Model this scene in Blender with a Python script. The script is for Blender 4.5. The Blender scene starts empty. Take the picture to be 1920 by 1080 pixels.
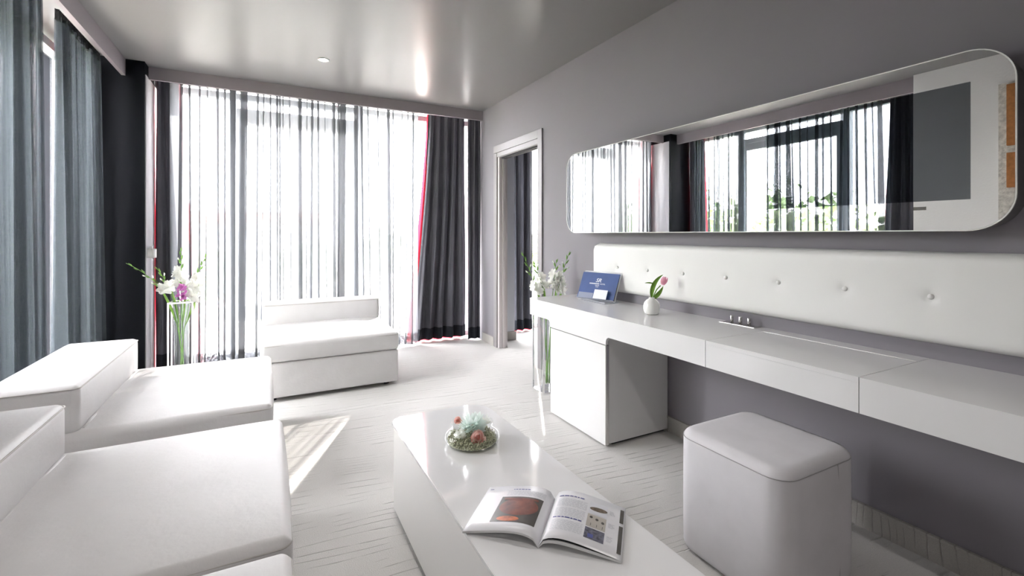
import bpy, bmesh, math, random
from mathutils import Vector, Matrix
R = math.radians
SC = bpy.context.scene
COL = SC.collection

# ------------------------------------------------------------------ camera
F_PX = 876.0
YAW = math.atan2(460.0, F_PX)
CAM_H = 1.22
cd = bpy.data.cameras.new('camera')
cam = bpy.data.objects.new('camera', cd); COL.objects.link(cam)
cd.sensor_fit = 'HORIZONTAL'; cd.sensor_width = 36.0
cd.lens = 36.0 * F_PX / 1920.0
cd.shift_y = -100.0 / 1920.0
cd.clip_start = 0.02; cd.clip_end = 500
cam.location = (0, 0, CAM_H)
cam.rotation_euler = (R(90), 0, -YAW)
SC.camera = cam

# ------------------------------------------------------------------ world, sun, exposure
w = bpy.data.worlds.new('world'); SC.world = w; w.use_nodes = True
bg = w.node_tree.nodes['Background']
bg.inputs[0].default_value = (0.98, 0.97, 1.0, 1); bg.inputs[1].default_value = 4.2
sd = bpy.data.lights.new('sun', 'SUN'); sd.energy = 2.4; sd.angle = R(0.6); sd.color = (1.0, 0.95, 0.88)
sun = bpy.data.objects.new('sun', sd); COL.objects.link(sun)
SUNV = Vector((-0.55, -1.0, -0.86)).normalized()
sun.rotation_euler = SUNV.to_track_quat('-Z', 'Y').to_euler()
def portal(loc, rot, sx, sy):
    l = bpy.data.lights.new('window_portal', 'AREA'); l.shape = 'RECTANGLE'; l.size = sx; l.size_y = sy
    l.cycles.is_portal = True
    o = bpy.data.objects.new('window_portal', l); COL.objects.link(o); o.location = loc; o.rotation_euler = rot
portal((0.68, 5.42, 1.3), (R(-90), 0, 0), 3.2, 2.55)
portal((-1.50, 3.55, 1.3), (0, R(-90), 0), 2.55, 3.4)
portal((3.6, 5.42, 1.3), (R(-90), 0, 0), 2.4, 2.55)
vs = SC.view_settings
vs.view_transform = 'Standard'; vs.look = 'None'; vs.exposure = 3.52; vs.gamma = 1.0; vs.use_curve_mapping = False
cy = SC.cycles
cy.max_bounces = 10; cy.diffuse_bounces = 6; cy.glossy_bounces = 5; cy.transmission_bounces = 8
cy.transparent_max_bounces = 32; cy.sample_clamp_indirect = 8.0; cy.use_denoising = True
cy.caustics_reflective = False; cy.caustics_refractive = False

# ------------------------------------------------------------------ materials
def new_mat(name):
    m = bpy.data.materials.new(name); m.use_nodes = True
    nt = m.node_tree
    b = nt.nodes.get('Principled BSDF')
    return m, nt, b
def mat(name, col, rough=0.5, spec=0.5, metal=0.0, noise=None, bump=None, coat=0.0, emit=None, sheen=0.0, trans=0.0):
    m, nt, b = new_mat(name)
    b.inputs['Base Color'].default_value = (*col, 1); b.inputs['Roughness'].default_value = rough
    b.inputs['Specular IOR Level'].default_value = spec; b.inputs['Metallic'].default_value = metal
    b.inputs['Coat Weight'].default_value = coat; b.inputs['Coat Roughness'].default_value = 0.03
    b.inputs['Sheen Weight'].default_value = sheen
    if emit:
        b.inputs['Emission Color'].default_value = (*emit[0], 1); b.inputs['Emission Strength'].default_value = emit[1]
    tc = nt.nodes.new('ShaderNodeTexCoord')
    if noise:   # (scale, amount)
        n = nt.nodes.new('ShaderNodeTexNoise'); n.inputs['Scale'].default_value = noise[0]; n.inputs['Detail'].default_value = 6
        nt.links.new(tc.outputs['Object'], n.inputs['Vector'])
        rp = nt.nodes.new('ShaderNodeMapRange')
        rp.inputs[1].default_value = 0.3; rp.inputs[2].default_value = 0.7
        rp.inputs[3].default_value = 1 - noise[1]; rp.inputs[4].default_value = 1 + noise[1]
        nt.links.new(n.outputs['Fac'], rp.inputs[0])
        mx = nt.nodes.new('ShaderNodeVectorMath'); mx.operation = 'SCALE'
        mx.inputs[0].default_value = col; nt.links.new(rp.outputs[0], mx.inputs['Scale'])
        nt.links.new(mx.outputs[0], b.inputs['Base Color'])
    if bump:    # (scale, strength, distance)
        n = nt.nodes.new('ShaderNodeTexNoise'); n.inputs['Scale'].default_value = bump[0]; n.inputs['Detail'].default_value = 5
        nt.links.new(tc.outputs['Object'], n.inputs['Vector'])
        bp = nt.nodes.new('ShaderNodeBump'); bp.inputs['Strength'].default_value = bump[1]; bp.inputs['Distance'].default_value = bump[2]
        nt.links.new(n.outputs['Fac'], bp.inputs['Height']); nt.links.new(bp.outputs[0], b.inputs['Normal'])
    return m
def cloth_mat(name, dcol, tcol, opac, lace=None):
    """woven sheer: part of the light passes straight, the yarn scatters the rest"""
    m, nt, b = new_mat(name); nt.nodes.remove(b)
    out = nt.nodes['Material Output']
    tr = nt.nodes.new('ShaderNodeBsdfTransparent')
    d = nt.nodes.new('ShaderNodeBsdfDiffuse'); d.inputs[0].default_value = (*dcol, 1)
    t = nt.nodes.new('ShaderNodeBsdfTranslucent'); t.inputs[0].default_value = (*tcol, 1)
    a = nt.nodes.new('ShaderNodeMixShader'); a.inputs[0].default_value = 0.5
    nt.links.new(d.outputs[0], a.inputs[1]); nt.links.new(t.outputs[0], a.inputs[2])
    mx = nt.nodes.new('ShaderNodeMixShader'); mx.inputs[0].default_value = opac
    nt.links.new(tr.outputs[0], mx.inputs[1]); nt.links.new(a.outputs[0], mx.inputs[2])
    if lace:
        tc = nt.nodes.new('ShaderNodeTexCoord')
        v = nt.nodes.new('ShaderNodeTexNoise'); v.inputs['Scale'].default_value = lace; v.inputs['Detail'].default_value = 3
        nt.links.new(tc.outputs['Object'], v.inputs['Vector'])
        mr = nt.nodes.new('ShaderNodeMapRange'); mr.inputs[1].default_value = 0.44; mr.inputs[2].default_value = 0.56
        mr.inputs[3].default_value = 0.25; mr.inputs[4].default_value = 0.97
        nt.links.new(v.outputs['Fac'], mr.inputs[0]); nt.links.new(mr.outputs[0], mx.inputs[0])
    nt.links.new(mx.outputs[0], out.inputs[0])
    return m
def glass_mat(name, tint=(1, 1, 1), ior=1.45, rough=0.0):
    m, nt, b = new_mat(name); nt.nodes.remove(b)
    out = nt.nodes['Material Output']
    tr = nt.nodes.new('ShaderNodeBsdfTransparent'); tr.inputs[0].default_value = (*tint, 1)
    g = nt.nodes.new('ShaderNodeBsdfGlossy'); g.inputs['Roughness'].default_value = rough
    fr = nt.nodes.new('ShaderNodeFresnel')
    ge = nt.nodes.new('ShaderNodeNewGeometry'); mi_ = nt.nodes.new('ShaderNodeMapRange')   # thin wall: same reflectance from both sides
    mi_.inputs[3].default_value = ior; mi_.inputs[4].default_value = 1 / ior
    nt.links.new(ge.outputs['Backfacing'], mi_.inputs[0]); nt.links.new(mi_.outputs[0], fr.inputs[0])
    mx = nt.nodes.new('ShaderNodeMixShader')
    nt.links.new(fr.outputs[0], mx.inputs[0]); nt.links.new(tr.outputs[0], mx.inputs[1]); nt.links.new(g.outputs[0], mx.inputs[2])
    nt.links.new(mx.outputs[0], out.inputs[0])
    return m
def carpet_mat(name, base, axis=1, scale=1.0):
    """loop-pile carpet with wavering cut grooves that run across the given axis"""
    m, nt, b = new_mat(name); L = nt.links
    tc = nt.nodes.new('ShaderNodeTexCoord')
    sep = nt.nodes.new('ShaderNodeSeparateXYZ'); L.new(tc.outputs['Object'], sep.inputs[0])
    def math_(op, a, bb, v=None):
        n = nt.nodes.new('ShaderNodeMath'); n.operation = op
        for i, x in enumerate((a, bb)):
            if x is None: continue
            if isinstance(x, (int, float)): n.inputs[i].default_value = x
            else: L.new(x, n.inputs[i])
        return n.outputs[0]
    mp = nt.nodes.new('ShaderNodeMapping'); L.new(tc.outputs['Object'], mp.inputs[0])
    mp.inputs['Scale'].default_value = (0.55, 1.3, 1.3)
    n1 = nt.nodes.new('ShaderNodeTexNoise'); n1.inputs['Scale'].default_value = 1.7; n1.inputs['Detail'].default_value = 1.5
    L.new(mp.outputs[0], n1.inputs['Vector'])
    wav = math_('MULTIPLY', math_('SUBTRACT', n1.outputs['Fac'], 0.5), 0.14)
    y = math_('ADD', sep.outputs[axis], wav)
    y = math_('ADD', y, math_('MULTIPLY', sep.outputs[1 - axis if axis < 2 else 0], 0.10))
    # uneven groove spacing: warp the coordinate by a 1D noise, then take narrow troughs of a sawtooth
    n2 = nt.nodes.new('ShaderNodeTexNoise'); n2.noise_dimensions = '1D'; n2.inputs['Scale'].default_value = 5.0; n2.inputs['Detail'].default_value = 1
    L.new(y, n2.inputs['W'])
    yy = math_('ADD', math_('MULTIPLY', y, 21.0 * scale), math_('MULTIPLY', n2.outputs['Fac'], 3.0))
    fr = math_('FRACT', yy, None)
    dist = math_('ABSOLUTE', math_('SUBTRACT', fr, 0.5), None)      # 0 at groove centre
    gr = nt.nodes.new('ShaderNodeMapRange'); gr.inputs[1].default_value = 0.02; gr.inputs[2].default_value = 0.08
    gr.inputs[3].default_value = 0.0; gr.inputs[4].default_value = 1.0; L.new(dist, gr.inputs[0])
    n3 = nt.nodes.new('ShaderNodeTexNoise'); n3.inputs['Scale'].default_value = 6.0; n3.inputs['Detail'].default_value = 2
    L.new(tc.outputs['Object'], n3.inputs['Vector'])
    pres = nt.nodes.new('ShaderNodeMapRange'); pres.inputs[1].default_value = 0.42; pres.inputs[2].default_value = 0.58
    L.new(n3.outputs['Fac'], pres.inputs[0])
    groove = math_('MULTIPLY', math_('SUBTRACT', 1.0, gr.outputs[0]), pres.outputs[0])
    fine = nt.nodes.new('ShaderNodeTexNoise'); fine.inputs['Scale'].default_value = 260; fine.inputs['Detail'].default_value = 3
    L.new(tc.outputs['Object'], fine.inputs['Vector'])
    big = nt.nodes.new('ShaderNodeTexNoise'); big.inputs['Scale'].default_value = 3.0
    L.new(tc.outputs['Object'], big.inputs['Vector'])
    tone = math_('ADD', 0.82, math_('MULTIPLY', fine.outputs['Fac'], 0.36))
    tone = math_('MULTIPLY', tone, math_('ADD', 0.9, math_('MULTIPLY', big.outputs['Fac'], 0.2)))
    tone = math_('MULTIPLY', tone, math_('SUBTRACT', 1.0, math_('MULTIPLY', groove, 0.22)))
    sc = nt.nodes.new('ShaderNodeVectorMath'); sc.operation = 'SCALE'; sc.inputs[0].default_value = base
    L.new(tone, sc.inputs['Scale']); L.new(sc.outputs[0], b.inputs['Base Color'])
    hgt = math_('SUBTRACT', math_('MULTIPLY', fine.outputs['Fac'], 0.5), groove)
    bp = nt.nodes.new('ShaderNodeBump'); bp.inputs['Strength'].default_value = 0.55; bp.inputs['Distance'].default_value = 0.006
    L.new(hgt, bp.inputs['Height']); L.new(bp.outputs[0], b.inputs['Normal'])
    b.inputs['Roughness'].default_value = 0.95; b.inputs['Specular IOR Level'].default_value = 0.1
    return m

M = dict(
    carpet=carpet_mat('carpet', (0.555, 0.547, 0.53)),
    skirting=carpet_mat('skirting', (0.40, 0.385, 0.36), axis=1, scale=1.6),
    wall=mat('wall_lilac_grey', (0.225, 0.212, 0.235), 0.75, 0.3, noise=(1.2, 0.02), bump=(180, 0.05, 0.002)),
    ceiling=mat('ceiling_satin', (0.20, 0.196, 0.196), 0.30, 0.22, noise=(0.7, 0.015)),
    pelmet=mat('pelmet_paint', (0.25, 0.225, 0.24), 0.6, 0.3),
    casing=mat('casing_paint', (0.25, 0.237, 0.247), 0.45, 0.4),
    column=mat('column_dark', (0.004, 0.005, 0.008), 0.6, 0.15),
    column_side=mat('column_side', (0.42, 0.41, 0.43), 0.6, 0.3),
    pier=mat('doorway_pier_satin', (0.52, 0.55, 0.60), 0.3, 0.6),
    jamb=mat('casing_paint_lit', (0.55, 0.52, 0.525), 0.4, 0.4),  # casing paint made lighter to imitate the light falling on the jamb
    paper=mat('white_wallpaper', (0.80, 0.80, 0.78), 0.7, 0.3, bump=(60, 0.35, 0.004)),
    leather=mat('white_leather', (0.62, 0.61, 0.608), 0.42, 0.4, noise=(9, 0.025), bump=(55, 0.22, 0.004)),
    leather_seam=mat('white_leather_seam', (0.47, 0.45, 0.43), 0.55, 0.3),
    suede=mat('pale_grey_suede', (0.62, 0.61, 0.63), 0.62, 0.3, noise=(7, 0.05), bump=(120, 0.1, 0.002)),
    suede_seam=mat('grey_suede_seam', (0.36, 0.35, 0.36), 0.7, 0.2),
    lacquer=mat('white_lacquer', (0.68, 0.68, 0.68), 0.22, 0.5),
    gloss=mat('white_gloss', (0.78, 0.78, 0.785), 0.06, 0.6, coat=0.6),
    cream=mat('cream_lacquer', (0.80, 0.79, 0.77), 0.35, 0.45),
    grey_side=mat('cabinet_side', (0.64, 0.64, 0.63), 0.5, 0.4),
    pad=mat('padded_vinyl', (0.69, 0.69, 0.672), 0.45, 0.4, noise=(5, 0.012), bump=(60, 0.06, 0.003)),
    steel=mat('brushed_steel', (0.62, 0.61, 0.60), 0.25, 0.5, 1.0),
    chrome=mat('chrome', (0.93, 0.93, 0.94), 0.12, 0.5, 1.0),
    mirror=mat('mirror_silver', (0.90, 0.91, 0.91), 0.0, 0.5, 1.0),
    screen=mat('mirror_screen', (0.17, 0.185, 0.20), 0.0, 0.5, 1.0),
    mirror_box=mat('mirror_box', (0.17, 0.165, 0.17), 0.5, 0.3),
    dark=mat('dark_gap', (0.02, 0.02, 0.022), 0.7, 0.2),
    alu=mat('window_aluminium', (0.46, 0.50, 0.53), 0.45, 0.4),
    glass=glass_mat('window_glass', (0.99, 0.99, 0.99)),
    clear=glass_mat('clear_glass', (0.97, 0.985, 0.98), 1.5),
    acrylic=cloth_mat('acrylic', (0.85, 0.87, 0.92), (0.85, 0.87, 0.92), 0.30),
    sheer=cloth_mat('sheer_dark', (0.14, 0.145, 0.155), (0.185, 0.196, 0.212), 0.83),
    sheer_left=cloth_mat('sheer_slate', (0.068, 0.078, 0.088), (0.085, 0.099, 0.114), 0.52),
    lace=cloth_mat('sheer_lace_hem', (0.03, 0.03, 0.035), (0.05, 0.05, 0.06), 0.8, lace=85),
    hem=mat('dark_hem', (0.018, 0.021, 0.028), 0.8, 0.2),
    header=mat('header_tape', (0.035, 0.035, 0.036), 0.9, 0.1, noise=(60, 0.5)),
    drape=mat('charcoal_drape', (0.085, 0.085, 0.10), 0.7, 0.25, noise=(2.5, 0.15)),
    lining=cloth_mat('red_lining', (0.42, 0.02, 0.04), (0.50, 0.025, 0.045), 1.0),
    plastic=mat('white_plastic', (0.80, 0.79, 0.77), 0.35, 0.5),
    green=mat('stem_green', (0.14, 0.30, 0.05), 0.5, 0.4, noise=(30, 0.15)),
    leaf=mat('leaf_green', (0.17, 0.33, 0.045), 0.45, 0.4, noise=(20, 0.2)),
    petal=cloth_mat('white_petal', (0.93, 0.93, 0.90), (0.90, 0.91, 0.86), 1.0),
    petal_pink=cloth_mat('orchid_petal', (0.62, 0.22, 0.55), (0.72, 0.30, 0.62), 1.0),
    petal_tulip=cloth_mat('tulip_petal', (0.80, 0.46, 0.56), (0.85, 0.50, 0.60), 1.0),
    petal_mint=cloth_mat('mint_petal', (0.86, 0.93, 0.90), (0.86, 0.93, 0.90), 1.0),
    petal_peach_deep=cloth_mat('peach_petal_deep', (0.80, 0.46, 0.40), (0.80, 0.46, 0.40), 1.0),
    petal_peach=cloth_mat('peach_petal', (0.92, 0.70, 0.64), (0.92, 0.70, 0.64), 1.0),
    ceramic=mat('white_ceramic', (0.80, 0.80, 0.78), 0.15, 0.5, coat=0.4),
    blue=mat('folder_blue', (0.035, 0.075, 0.23), 0.45, 0.4, noise=(14, 0.08)),
    ink_white=mat('print_white', (0.62, 0.64, 0.70), 0.5),
    card=mat('card_white', (0.72, 0.73, 0.78), 0.5),
    page=mat('page_paper', (0.76, 0.76, 0.79), 0.3, 0.5),
    page_edge=mat('page_edge', (0.62, 0.62, 0.62), 0.7),
    ink_grey=mat('print_grey', (0.50, 0.51, 0.55), 0.4),
    ink_blue=mat('print_blue', (0.08, 0.09, 0.28), 0.4),
    ph_dark=mat('photo_dark', (0.075, 0.068, 0.062), 0.3, noise=(25, 0.3)),
    ph_rust=mat('photo_rust', (0.17, 0.055, 0.038), 0.3, noise=(28, 0.5)),
    ph_orange=mat('photo_orange', (0.50, 0.13, 0.05), 0.3, noise=(60, 0.4)),
    ph_tan=mat('photo_tan', (0.47, 0.44, 0.40), 0.3),
    ph_brown=mat('photo_brown', (0.15, 0.115, 0.085), 0.3, noise=(90, 0.4)),
    ph_violet=mat('photo_violet', (0.12, 0.12, 0.16), 0.3, noise=(120, 0.6)),
    ph_blue=mat('photo_blue', (0.10, 0.12, 0.36), 0.3),
    moss=mat('moss', (0.44, 0.45, 0.32), 0.9, noise=(160, 0.8)),
    brick=mat('orange_brick', (0.42, 0.17, 0.05), 0.75, noise=(40, 0.15), bump=(70, 0.4, 0.004)),
    plaster=mat('cracked_plaster', (0.62, 0.60, 0.54), 0.85, noise=(35, 0.25), bump=(45, 0.9, 0.01)),
    lamp=mat('lamp_glow', (1, 1, 1), 0.4, emit=((1.0, 0.96, 0.9), 14.0)),
    ground=mat('outdoor_paving', (0.50, 0.47, 0.42), 0.9, noise=(0.3, 0.1)),
    render_wall=mat('render_wall', (0.48, 0.46, 0.43), 0.9),
    roof=mat('roof_tile', (0.42, 0.20, 0.14), 0.9),
    win_dark=mat('far_window', (0.20, 0.22, 0.25), 0.3),
    tree1=mat('tree_green', (0.13, 0.22, 0.06), 0.9, noise=(3, 0.35)),
    tree2=mat('tree_pale', (0.20, 0.27, 0.11), 0.9, noise=(3, 0.35)),
    bark=mat('bark', (0.12, 0.09, 0.06), 0.9),
    car1=mat('car_white', (0.7, 0.7, 0.7), 0.3), car2=mat('car_blue', (0.16, 0.2, 0.26), 0.3),
)

# ------------------------------------------------------------------ geometry helpers
class MB:
    def __init__(s): s.v = []; s.f = []; s.sm = []
    def add(s, vs, fs, smooth=False):
        o = len(s.v); s.v += [tuple(p) for p in vs]
        for f in fs: s.f.append(tuple(i + o for i in f)); s.sm.append(smooth)
        return s
    def box(s, a, b):
        (x0, y0, z0), (x1, y1, z1) = a, b
        v = [(x, y, z) for z in (z0, z1) for y in (y0, y1) for x in (x0, x1)]
        return s.add(v, [(0, 2, 3, 1), (4, 5, 7, 6), (0, 1, 5, 4), (2, 6, 7, 3), (0, 4, 6, 2), (1, 3, 7, 5)])
    def grid(s, rows, closed=False, smooth=True):
        n = len(rows[0]); fs = []
        for i in range(len(rows) - 1):
            for j in range(n - (0 if closed else 1)):
                k = (j + 1) % n
                fs.append((i * n + j, i * n + k, (i + 1) * n + k, (i + 1) * n + j))
        return s.add([p for r in rows for p in r], fs, smooth)
    def tube(s, pts, r, seg=8, caps=True):
        pts = [Vector(p) for p in pts]; rows = []; up = Vector((0.123, 0.31, 0.94))
        rr = r if isinstance(r, (list, tuple)) else [r] * len(pts)
        for i, p in enumerate(pts):
            d = (pts[min(i + 1, len(pts) - 1)] - pts[max(i - 1, 0)]).normalized()
            if abs(d.dot(up)) > 0.95: up = Vector((0.9, 0.2, 0.1))
            a = d.cross(up).normalized(); b = d.cross(a).normalized()
            rows.append([p + (a * math.cos(2 * math.pi * k / seg) + b * math.sin(2 * math.pi * k / seg)) * rr[i] for k in range(seg)])
        s.grid(rows, True)
        if caps:
            s.add(rows[0], [tuple(range(seg))]); s.add(rows[-1], [tuple(range(seg))[::-1]])
        return s
    def lathe(s, prof, c=(0, 0, 0), seg=32):
        rows = [[(c[0] + r * math.cos(2 * math.pi * k / seg), c[1] + r * math.sin(2 * math.pi * k / seg), c[2] + z) for k in range(seg)] for r, z in prof]
        return s.grid(rows, True)
    def prism(s, poly, h0, h1, axis='z', smooth=False):
        """extrude a 2D polygon; axis z: (x,y), axis x: (y,z), axis y: (x,z)"""
        def P(p, h): return {'z': (p[0], p[1], h), 'x': (h, p[0], p[1]), 'y': (p[0], h, p[1])}[axis]
        n = len(poly)
        s.add([P(p, h0) for p in poly], [tuple(range(n))[::-1]]); s.add([P(p, h1) for p in poly], [tuple(range(n))])
        return s.add([P(p, h0) for p in poly] + [P(p, h1) for p in poly], [(i, (i + 1) % n, n + (i + 1) % n, n + i) for i in range(n)], smooth)
    def build(s, name, m, parent=None, recalc=True, bevel=0.0, loc=None):
        me = bpy.data.meshes.new(name); me.from_pydata(s.v, [], s.f); me.update()
        bm = bmesh.new(); bm.from_mesh(me)
        for f, q in zip(bm.faces, s.sm): f.smooth = q
        bmesh.ops.remove_doubles(bm, verts=bm.verts, dist=1e-6)
        if bevel: bmesh.ops.bevel(bm, geom=[e for e in bm.edges], offset=bevel, segments=2, profile=0.7, affect='EDGES')
        if recalc: bmesh.ops.recalc_face_normals(bm, faces=bm.faces)
        bm.to_mesh(me); bm.free()
        me.materials.append(M[m] if isinstance(m, str) else m)
        o = bpy.data.objects.new(name, me); COL.objects.link(o)
        if parent is not None:
            o.parent = parent; o.matrix_parent_inverse = Matrix.Translation(parent.location).inverted()
        return o
def box(name, a, b, m, parent=None, bevel=0.0): return MB().box(a, b).build(name, m, parent, bevel=bevel)
def tag(o, label, cat, group=None):
    o['label'] = label; o['category'] = cat
    if group: o['group'] = group
    return o
def thing(name, loc, label, cat, group=None):
    o = bpy.data.objects.new(name, None); COL.objects.link(o); o.location = loc; o.empty_display_size = 0.05
    return tag(o, label, cat, group)
def struct(o, label=None):
    o['kind'] = 'structure'
    if label: o['label'] = label
    return o
def rrect(x0, x1, y0, y1, r, n=6):
    r4 = r if isinstance(r, (tuple, list)) else (r,) * 4      # corners: x0y0, x1y0, x1y1, x0y1
    out = []
    for (cx, cy, a0), rr in zip(((x0, y0, 180), (x1, y0, 270), (x1, y1, 0), (x0, y1, 90)), r4):
        sx = 1 if cx == x0 else -1; sy = 1 if cy == y0 else -1
        if rr <= 1e-6: out.append((cx, cy)); continue
        for k in range(n + 1):
            a = R(a0 + 90 * k / n); out.append((cx + sx * rr + rr * math.cos(a), cy + sy * rr + rr * math.sin(a)))
    return out
def soft_box(a, b, r, n_in=10, n_r=5, dome=(0, 0, 0), rv=None, wrinkle=0.0, seed=1):
    """box with rounded edges; r rounds all edges, rv gives vertical edges a bigger radius; dome bulges the faces"""
    rnd = random.Random(seed)
    c = [(p + q) / 2 for p, q in zip(a, b)]; h = [(q - p) / 2 for p, q in zip(a, b)]
    def coords(hh, rr):
        t = [hh - rr + rr * math.tan(R(45 * k / n_r)) for k in range(1, n_r + 1)]
        inner = [-(hh - rr) + 2 * (hh - rr) * k / n_in for k in range(n_in + 1)]
        return [-x for x in reversed(t)] + inner + t
    R_h = rv if rv else r
    cs = [coords(h[0], R_h), coords(h[1], R_h), coords(h[2], r)]
    ph = [rnd.uniform(0, 6) for _ in range(6)]
    def mp(p):
        if rv:      # first round plan corners, then round top and bottom edges
            qx = max(-(h[0] - rv), min(h[0] - rv, p[0])); qy = max(-(h[1] - rv), min(h[1] - rv, p[1]))
            dx, dy = p[0] - qx, p[1] - qy
            m_ = max(abs(dx), abs(dy)); l_ = math.hypot(dx, dy)
            f = (m_ / l_) if l_ > 1e-9 else 1
            dx, dy = dx * f, dy * f
            # inset towards the rim for the top/bottom rounding
            qz = max(-(h[2] - r), min(h[2] - r, p[2])); dz = p[2] - qz
            X, Y = qx + dx, qy + dy
            rim = max(abs(dx), abs(dy)) if False else math.hypot(dx, dy)
            u = max(0.0, rim - (rv - r)); ins = 0.0
            if abs(dz) > 1e-9 and u > 1e-9:
                l = math.hypot(u, dz); nu, nz = r * u / l, r * dz / l
                mm = max(u, abs(dz)); nu = nu * mm / r; nz = nz * mm / r
                if rim > 1e-9: X -= dx / rim * (u - nu); Y -= dy / rim * (u - nu)
                dz = nz
            q = [X, Y, qz + dz]
        else:
            q0 = [max(-(h[i] - r), min(h[i] - r, p[i])) for i in range(3)]
            d = Vector([p[i] - q0[i] for i in range(3)])
            mm = max(abs(d[0]), abs(d[1]), abs(d[2]))
            if d.length > 1e-9: d = d * (mm / d.length)
            q = [q0[i] + d[i] for i in range(3)]
        un = [q[i] / h[i] for i in range(3)]
        e = [1 - un[i] ** 2 for i in range(3)]
        o = list(q)
        o[0] += dome[0] * un[0] * e[1] * e[2]; o[1] += dome[1] * un[1] * e[0] * e[2]; o[2] += dome[2] * max(0, un[2]) * max(0, e[0]) ** 0.6 * max(0, e[1]) ** 0.6
        if wrinkle:
            wv = wrinkle * (math.sin(q[0] * 9 + ph[0]) * math.sin(q[1] * 8 + ph[1]) + 0.6 * math.sin(q[1] * 19 + q[0] * 7 + ph[2]))
            o[2] += wv * max(0, un[2])
        return tuple(c[i] + o[i] for i in range(3))
    mb = MB()
    for ax in range(3):
        i, j = [k for k in range(3) if k != ax]
        for sgn in (-1, 1):
            rows = []
            for u in cs[i]:
                row = []
                for v_ in cs[j]:
                    p = [0, 0, 0]; p[ax] = sgn * h[ax]; p[i] = u; p[j] = v_
                    row.append(mp(p))
                rows.append(row)
            mb.grid(rows)
    return mb
def loop_tube(poly, z, r, seg=6):
    pts = [(x, y, z) for x, y in poly]; pts.append(pts[0])
    return MB().tube(pts, r, seg, caps=False)

# ------------------------------------------------------------------ the shell
XW, XL, YF, HC = 2.21, -1.35, 5.30, 2.645
FL = MB().box((-1.55, -3.6, -0.12), (4.9, 5.42, 0.0)).build('floor', 'carpet'); struct(FL)
CE = MB().box((-1.55, -3.6, HC), (4.9, 5.42, HC + 0.12)).build('ceiling', 'ceiling'); struct(CE)
wb = MB()                                  # right wall with the doorway cut out
DY0, DY1, DZ = 3.675, 4.545, 2.06
wb.box((XW, -3.6, 0), (XW + 0.10, DY0, HC)); wb.box((XW, DY1, 0), (XW + 0.10, 5.42, HC)); wb.box((XW, DY0, DZ), (XW + 0.10, DY1, HC))
struct(wb.build('wall_right', 'wall'))
struct(box('wall_back', (-1.55, -3.72, 0), (4.9, -3.6, HC), 'wall'))
struct(box('wall_left', (-1.55, -0.4, 0), (-0.95, 2.03, HC), 'paper'))
struct(box('wall_left_near', (-1.55, -3.6, 0), (-0.95, -0.4, HC), 'wall'))
struct(box('wall_adjacent', (4.9, -3.6, 0), (5.0, 5.42, HC), 'wall'))
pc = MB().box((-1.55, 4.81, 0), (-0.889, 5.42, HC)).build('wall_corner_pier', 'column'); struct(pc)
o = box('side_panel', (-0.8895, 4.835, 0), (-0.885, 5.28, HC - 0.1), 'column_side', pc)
pp = MB().box((2.31, 4.80, 0), (2.555, 5.42, HC)).build('wall_doorway_pier', 'pier'); struct(pp)
box('skirting_strip', (2.31, 4.785, 0), (2.57, 4.80, 0.098), 'skirting', pp)
# pelmets
struct(MB().box((-0.885, 4.934, 2.537), (XW, 4.96, HC)).build('trim_1', 'pelmet'))
struct(MB().box((-1.04, 2.03, 2.51), (-1.013, 4.81, HC)).build('trim_2', 'pelmet'))
# skirting carpet strips with a bound top edge
def skirting(name, y0, y1):
    b_ = MB().box((XW - 0.012, y0, 0), (XW, y1, 0.086)).build(name, 'skirting'); struct(b_)
    box('binding', (XW - 0.016, y0, 0.086), (XW, y1, 0.098), 'skirting', b_, bevel=0.003)
skirting('baseboard_right', -3.6, 3.60)
skirting('baseboard_far', 4.625, 4.92)
# doorway casing
dr = thing('door_1', (XW, 4.1, 0), '', ''); del dr['label']; del dr['category']; struct(dr)
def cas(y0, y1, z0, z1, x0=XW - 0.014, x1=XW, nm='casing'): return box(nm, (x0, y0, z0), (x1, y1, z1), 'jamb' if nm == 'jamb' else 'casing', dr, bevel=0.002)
cas(3.607, 3.682, 0, 2.182); cas(4.540, 4.615, 0, 2.10)
cas(3.682, 4.615, 2.105, 2.182); cas(3.682, 4.54, 2.055, 2.102, XW - 0.010)
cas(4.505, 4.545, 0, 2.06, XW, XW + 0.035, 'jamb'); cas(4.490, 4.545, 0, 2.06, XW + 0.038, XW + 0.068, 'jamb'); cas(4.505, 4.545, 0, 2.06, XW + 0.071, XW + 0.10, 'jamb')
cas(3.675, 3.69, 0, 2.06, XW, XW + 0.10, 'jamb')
box('head_track', (XW + 0.02, 3.69, 2.035), (XW + 0.08, 4.49, 2.06), 'dark', dr)
box('head_lining', (XW, 3.69, 2.05), (XW + 0.02, 4.505, 2.06), 'casing', dr); box('head_lining', (XW + 0.08, 3.69, 2.05), (XW + 0.10, 4.505, 2.06), 'casing', dr)

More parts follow.
